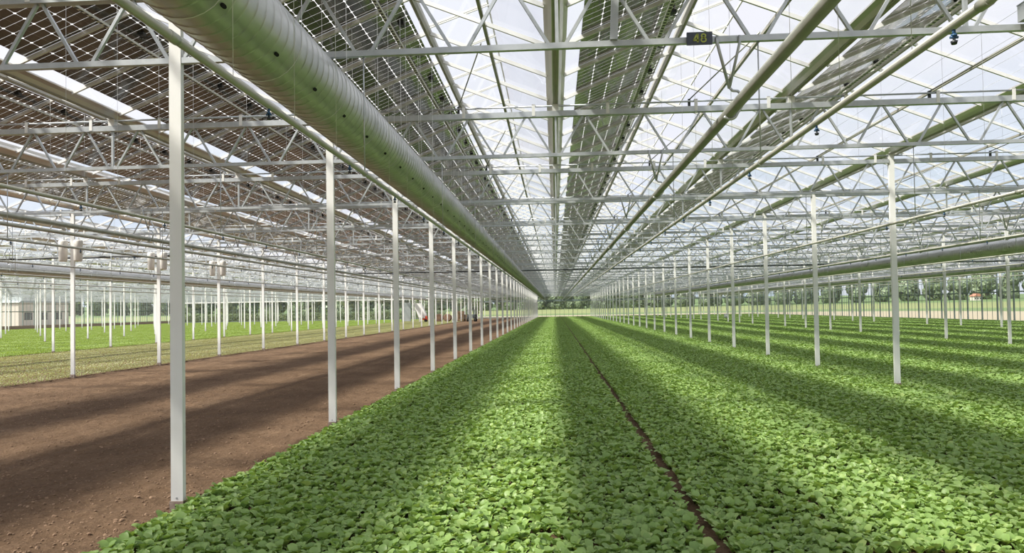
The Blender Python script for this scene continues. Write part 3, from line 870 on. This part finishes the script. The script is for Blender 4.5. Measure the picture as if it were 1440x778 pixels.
t = thing('tractor', 'small grey tractor parked at the far end of the brown soil', 'tractor', (-14.3, YM-2.8, SOIL))
put('body', MB().box(-.35,.35,-1.2,.2,.55,1.05).box(-.3,.3,-1.15,-.2,1.05,1.15).mesh('body', M['greysheet']), t)
put('cab', MB().box(-.55,.55,.1,1.1,.75,1.2).box(-.55,.55,.1,1.1,1.95,2.03).box(-.55,-.5,.1,.16,1.2,1.95).box(.5,.55,.1,.16,1.2,1.95).box(-.55,-.5,1.04,1.1,1.2,1.95).box(.5,.55,1.04,1.1,1.2,1.95).mesh('cab', M['frame']), t)
for s in (-1, 1):
    w1 = put('wheel', MB().path([(s*.55,.65,.6),(s*.85,.65,.6)], .62, 22).mesh('wheel', M['rubber']), t)
    put('hub', MB().path([(s*.545,.65,.6),(s*.86,.65,.6)], .25, 14).mesh('hub', M['alu']), w1)
    w2 = put('wheel', MB().path([(s*.5,-.8,.38),(s*.72,-.8,.38)], .4, 20).mesh('wheel', M['rubber']), t)
    put('hub', MB().path([(s*.495,-.8,.38),(s*.73,-.8,.38)], .16, 12).mesh('hub', M['alu']), w2)
t = thing('bin', 'small pale grey bin standing far down the right leaves', 'bin', (25.9, 107, 0))
put('tub', MB().path([(0,0,0),(0,0,.7)], [.26,.33], 18).mesh('tub', M['white']), t); put('rim', MB().path([(0,0,.68),(0,0,.74)], .355, 18).mesh('rim', M['alu']), t)

# ------------------------------------------------------------------ outside
hx0, hx1, hy0, hy1 = XL, XR, YBACK, YEND
def away(X, Y):
    dx = np.maximum(np.maximum(hx0-X, X-hx1), 0); dy = np.maximum(np.maximum(hy0-Y, Y-hy1), 0); return np.hypot(dx, dy)
def land_z(X, Y):
    d = away(X, Y); t = np.clip((d-40)/300, 0, 1.6); return -.14 + 3.6*t*t*(3-2*np.clip(t,0,1))*(.9+.2*np.sin(X*.01))
lx = np.concatenate([np.linspace(-900, hx0-1, 60), np.linspace(hx0, hx1, 12), np.linspace(hx1+1, 900, 60)])
ly = np.concatenate([np.linspace(-700, hy0-1, 30), np.linspace(hy0, hy1, 12), np.linspace(hy1+1, 1100, 70)])
lm = grid_mesh('land', lx, ly, land_z, M['land'])
XX, YY = np.meshgrid(lx, ly)
at = lm.attributes.new('away', 'FLOAT', 'POINT'); at.data.foreach_set('value', np.clip(away(XX, YY).ravel()/400, 0, 1))
put('land', lm, kind='structure')
# trees
def tree_meshes(seed):
    rnd = random.Random(seed); V = []; F = []; T = []
    centres = [(0,0,5.6,3.4), (0,0,2.4,3.0)] + [(rnd.uniform(-2.2,2.2), rnd.uniform(-2.2,2.2), rnd.uniform(1.2,8.0), rnd.uniform(1.4,2.5)) for _ in range(11)]
    for cx, cy_, cz, r in centres:
        for k in range(150):
            v = Vector((rnd.gauss(0,1), rnd.gauss(0,1), rnd.gauss(0,1))).normalized()
            p = Vector((cx, cy_, cz)) + v*r*rnd.uniform(.8,1.05)
            a = v.orthogonal().normalized(); b = v.cross(a); s = rnd.uniform(.45,.8)
            a2 = (a*math.cos(k)+b*math.sin(k))*s; b2 = (b*math.cos(k)-a*math.sin(k))*s*.7 + v*rnd.uniform(-.25,.25)
            i = len(V); V += [tuple(p-a2-b2), tuple(p+a2-b2*.3), tuple(p+a2*.6+b2), tuple(p-a2*.4+b2)]
            F.append((i,i+1,i+2,i+3)); T += [min(1, max(0, rnd.gauss(.5,.25)))]*4
    return leaf_mesh('crown', V, F, T, M['tree'])
crowns = [tree_meshes(s) for s in (1, 2, 3, 4)]
trunk = MB().path([(0,0,-.5),(0,0,2.5),(.15,.1,5.5)], [.32,.26,.14], 8).mesh('trunk', M['bark'])
rt = random.Random(5); spots = []
for row in range(2):
    for k in range(64): spots.append((-250+12*k+6*row+rt.uniform(-.5,.5), 345+13*row+rt.uniform(-.5,.5), 1.0))
    for k in range(26): spots.append((345+13*row+rt.uniform(-.5,.5), 20+12*k+6*row, 1.0))
for k in range(8): spots.append((-96+10.5*k, YEND+22+rt.uniform(-1,1), .8))
for k in range(5): spots.append((XL-46-rt.uniform(0,2), 60+11*k, .8))
for x, y, q in spots:
    pt = project(x, y, 6)
    if not pt or pt[0] < -40 or pt[0] > 1500: continue
    h = q*rt.uniform(.85, 1.25)
    t = thing('tree', 'leafy green tree in the hazy tree line beyond the glass', 'tree', (x, y, float(land_z(np.array(x), np.array(y)))), 'trees beyond the greenhouse glass', rt.uniform(0,6))
    t.scale = (q*1.18, q*1.18, h*1.2)
    put('crown', crowns[rt.randrange(4)], t); put('trunk', trunk, t)
# hedge behind the far end wall on the left
V = []; F = []; T = []
for k in range(16000):
    x = rt.uniform(-92, -26); z = rt.uniform(0, 1.9); y = YEND+7+rt.uniform(-.5,.5)
    s = rt.uniform(.10,.2); a = Vector((rt.gauss(0,1),rt.gauss(0,1),rt.gauss(0,1))).normalized()*s; b = a.orthogonal().normalized()*s*.6
    p = Vector((x,y,z)); i = len(V); V += [tuple(p-a), tuple(p+b), tuple(p+a), tuple(p-b)]; F.append((i,i+1,i+2,i+3)); T += [rt.random()*.6]*4
put('hedge', leaf_mesh('hedge', V, F, T, M['tree']), label='low dark hedge behind the far glass wall on the left', category='hedge')
# small houses
def house(x, y, w, d, h, lab, rz=0, rm='roof'):
    z = float(land_z(np.array(x), np.array(y)))
    t = thing('house', lab, 'house', (x, y, z), None, rz)
    put('wall', MB().box(-w/2,w/2,-d/2,d/2,-.5,h).mesh('wall', M['brick']), t)
    m = MB(); m.poly([(-w/2-.3,-d/2-.3,h),(w/2+.3,-d/2-.3,h),(0,-d/2-.3,h+w*.4)]); m.poly([(w/2+.3,d/2+.3,h),(-w/2-.3,d/2+.3,h),(0,d/2+.3,h+w*.4)])
    m.quad((-w/2-.3,-d/2-.3,h),(0,-d/2-.3,h+w*.4),(0,d/2+.3,h+w*.4),(-w/2-.3,d/2+.3,h)); m.quad((0,-d/2-.3,h+w*.4),(w/2+.3,-d/2-.3,h),(w/2+.3,d/2+.3,h),(0,d/2+.3,h+w*.4))
    put('roof', m.mesh('roof', M[rm]), t)
    for k in range(3):
        put('window', MB().box(-w/2+w*(.1+.3*k), -w/2+w*(.25+.3*k), -d/2-.04, -d/2, h*.3, h*.6).mesh('window', M['dark']), t)
house(188, 322, 3.6, 3, 1.8, 'tiny house with a red roof before the right tree line')
house(-112, 138, 14, 12, 5, 'pale house standing beyond the left glass wall', PI/2, 'greysheet')

# ------------------------------------------------------------------ light
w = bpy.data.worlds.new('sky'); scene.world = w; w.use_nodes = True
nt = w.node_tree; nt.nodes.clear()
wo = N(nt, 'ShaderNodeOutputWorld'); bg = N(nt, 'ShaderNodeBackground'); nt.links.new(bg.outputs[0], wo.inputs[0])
tc = N(nt, 'ShaderNodeTexCoord'); sx = N(nt, 'ShaderNodeSeparateXYZ'); nt.links.new(tc.outputs['Generated'], sx.inputs[0])
base = ramp(nt, sx.outputs[2], [(0, (.60,.68,.78)), (.05, (.46,.58,.76)), (.16, (.60,.68,.80)), (.30, (.70,.72,.81)), (1, (.72,.735,.82))])
mp = N(nt, 'ShaderNodeMapping'); mp.inputs['Scale'].default_value = (1, 1, 3.0); nt.links.new(tc.outputs['Generated'], mp.inputs[0])
no = N(nt, 'ShaderNodeTexNoise'); no.inputs['Scale'].default_value = 2.6; no.inputs['Detail'].default_value = 6; nt.links.new(mp.outputs[0], no.inputs['Vector'])
cl = ramp(nt, no.outputs[0], [(.42, (0,0,0)), (.62, (1,1,1))])
mx = N(nt, 'ShaderNodeMix', data_type='RGBA'); nt.links.new(cl, mx.inputs[0]); nt.links.new(base, mx.inputs[6]); mx.inputs[7].default_value = (.77,.775,.84,1)
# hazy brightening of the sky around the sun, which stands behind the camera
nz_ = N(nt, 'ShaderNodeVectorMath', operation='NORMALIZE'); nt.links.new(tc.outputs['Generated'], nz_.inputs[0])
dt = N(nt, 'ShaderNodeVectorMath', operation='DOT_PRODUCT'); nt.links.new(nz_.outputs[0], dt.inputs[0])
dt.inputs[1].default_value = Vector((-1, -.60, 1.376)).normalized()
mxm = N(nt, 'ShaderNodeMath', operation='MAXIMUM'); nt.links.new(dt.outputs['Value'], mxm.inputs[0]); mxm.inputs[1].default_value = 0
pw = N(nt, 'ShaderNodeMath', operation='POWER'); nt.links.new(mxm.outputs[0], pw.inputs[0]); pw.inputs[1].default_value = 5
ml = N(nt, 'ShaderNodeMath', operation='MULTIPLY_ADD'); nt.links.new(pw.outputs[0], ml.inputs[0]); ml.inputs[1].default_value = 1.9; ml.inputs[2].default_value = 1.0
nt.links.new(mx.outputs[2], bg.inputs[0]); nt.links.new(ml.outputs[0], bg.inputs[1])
sun = bpy.data.lights.new('sun', 'SUN'); so = bpy.data.objects.new('sun', sun); COL.objects.link(so)
sun.energy = 7.0; sun.angle = math.radians(4.5); sun.color = (1, .95, .84)
so.rotation_euler = Vector((1, .60, -1.376)).to_track_quat('-Z', 'Y').to_euler()

scene.cycles.max_bounces = 10; scene.cycles.diffuse_bounces = 4; scene.cycles.glossy_bounces = 4
scene.cycles.transparent_max_bounces = 24; scene.cycles.caustics_reflective = False; scene.cycles.caustics_refractive = False
scene.cycles.use_denoising = True
vs = scene.view_settings
vs.view_transform = 'Standard'; vs.look = 'None'; vs.gamma = 1; vs.use_curve_mapping = False; vs.exposure = 0.25
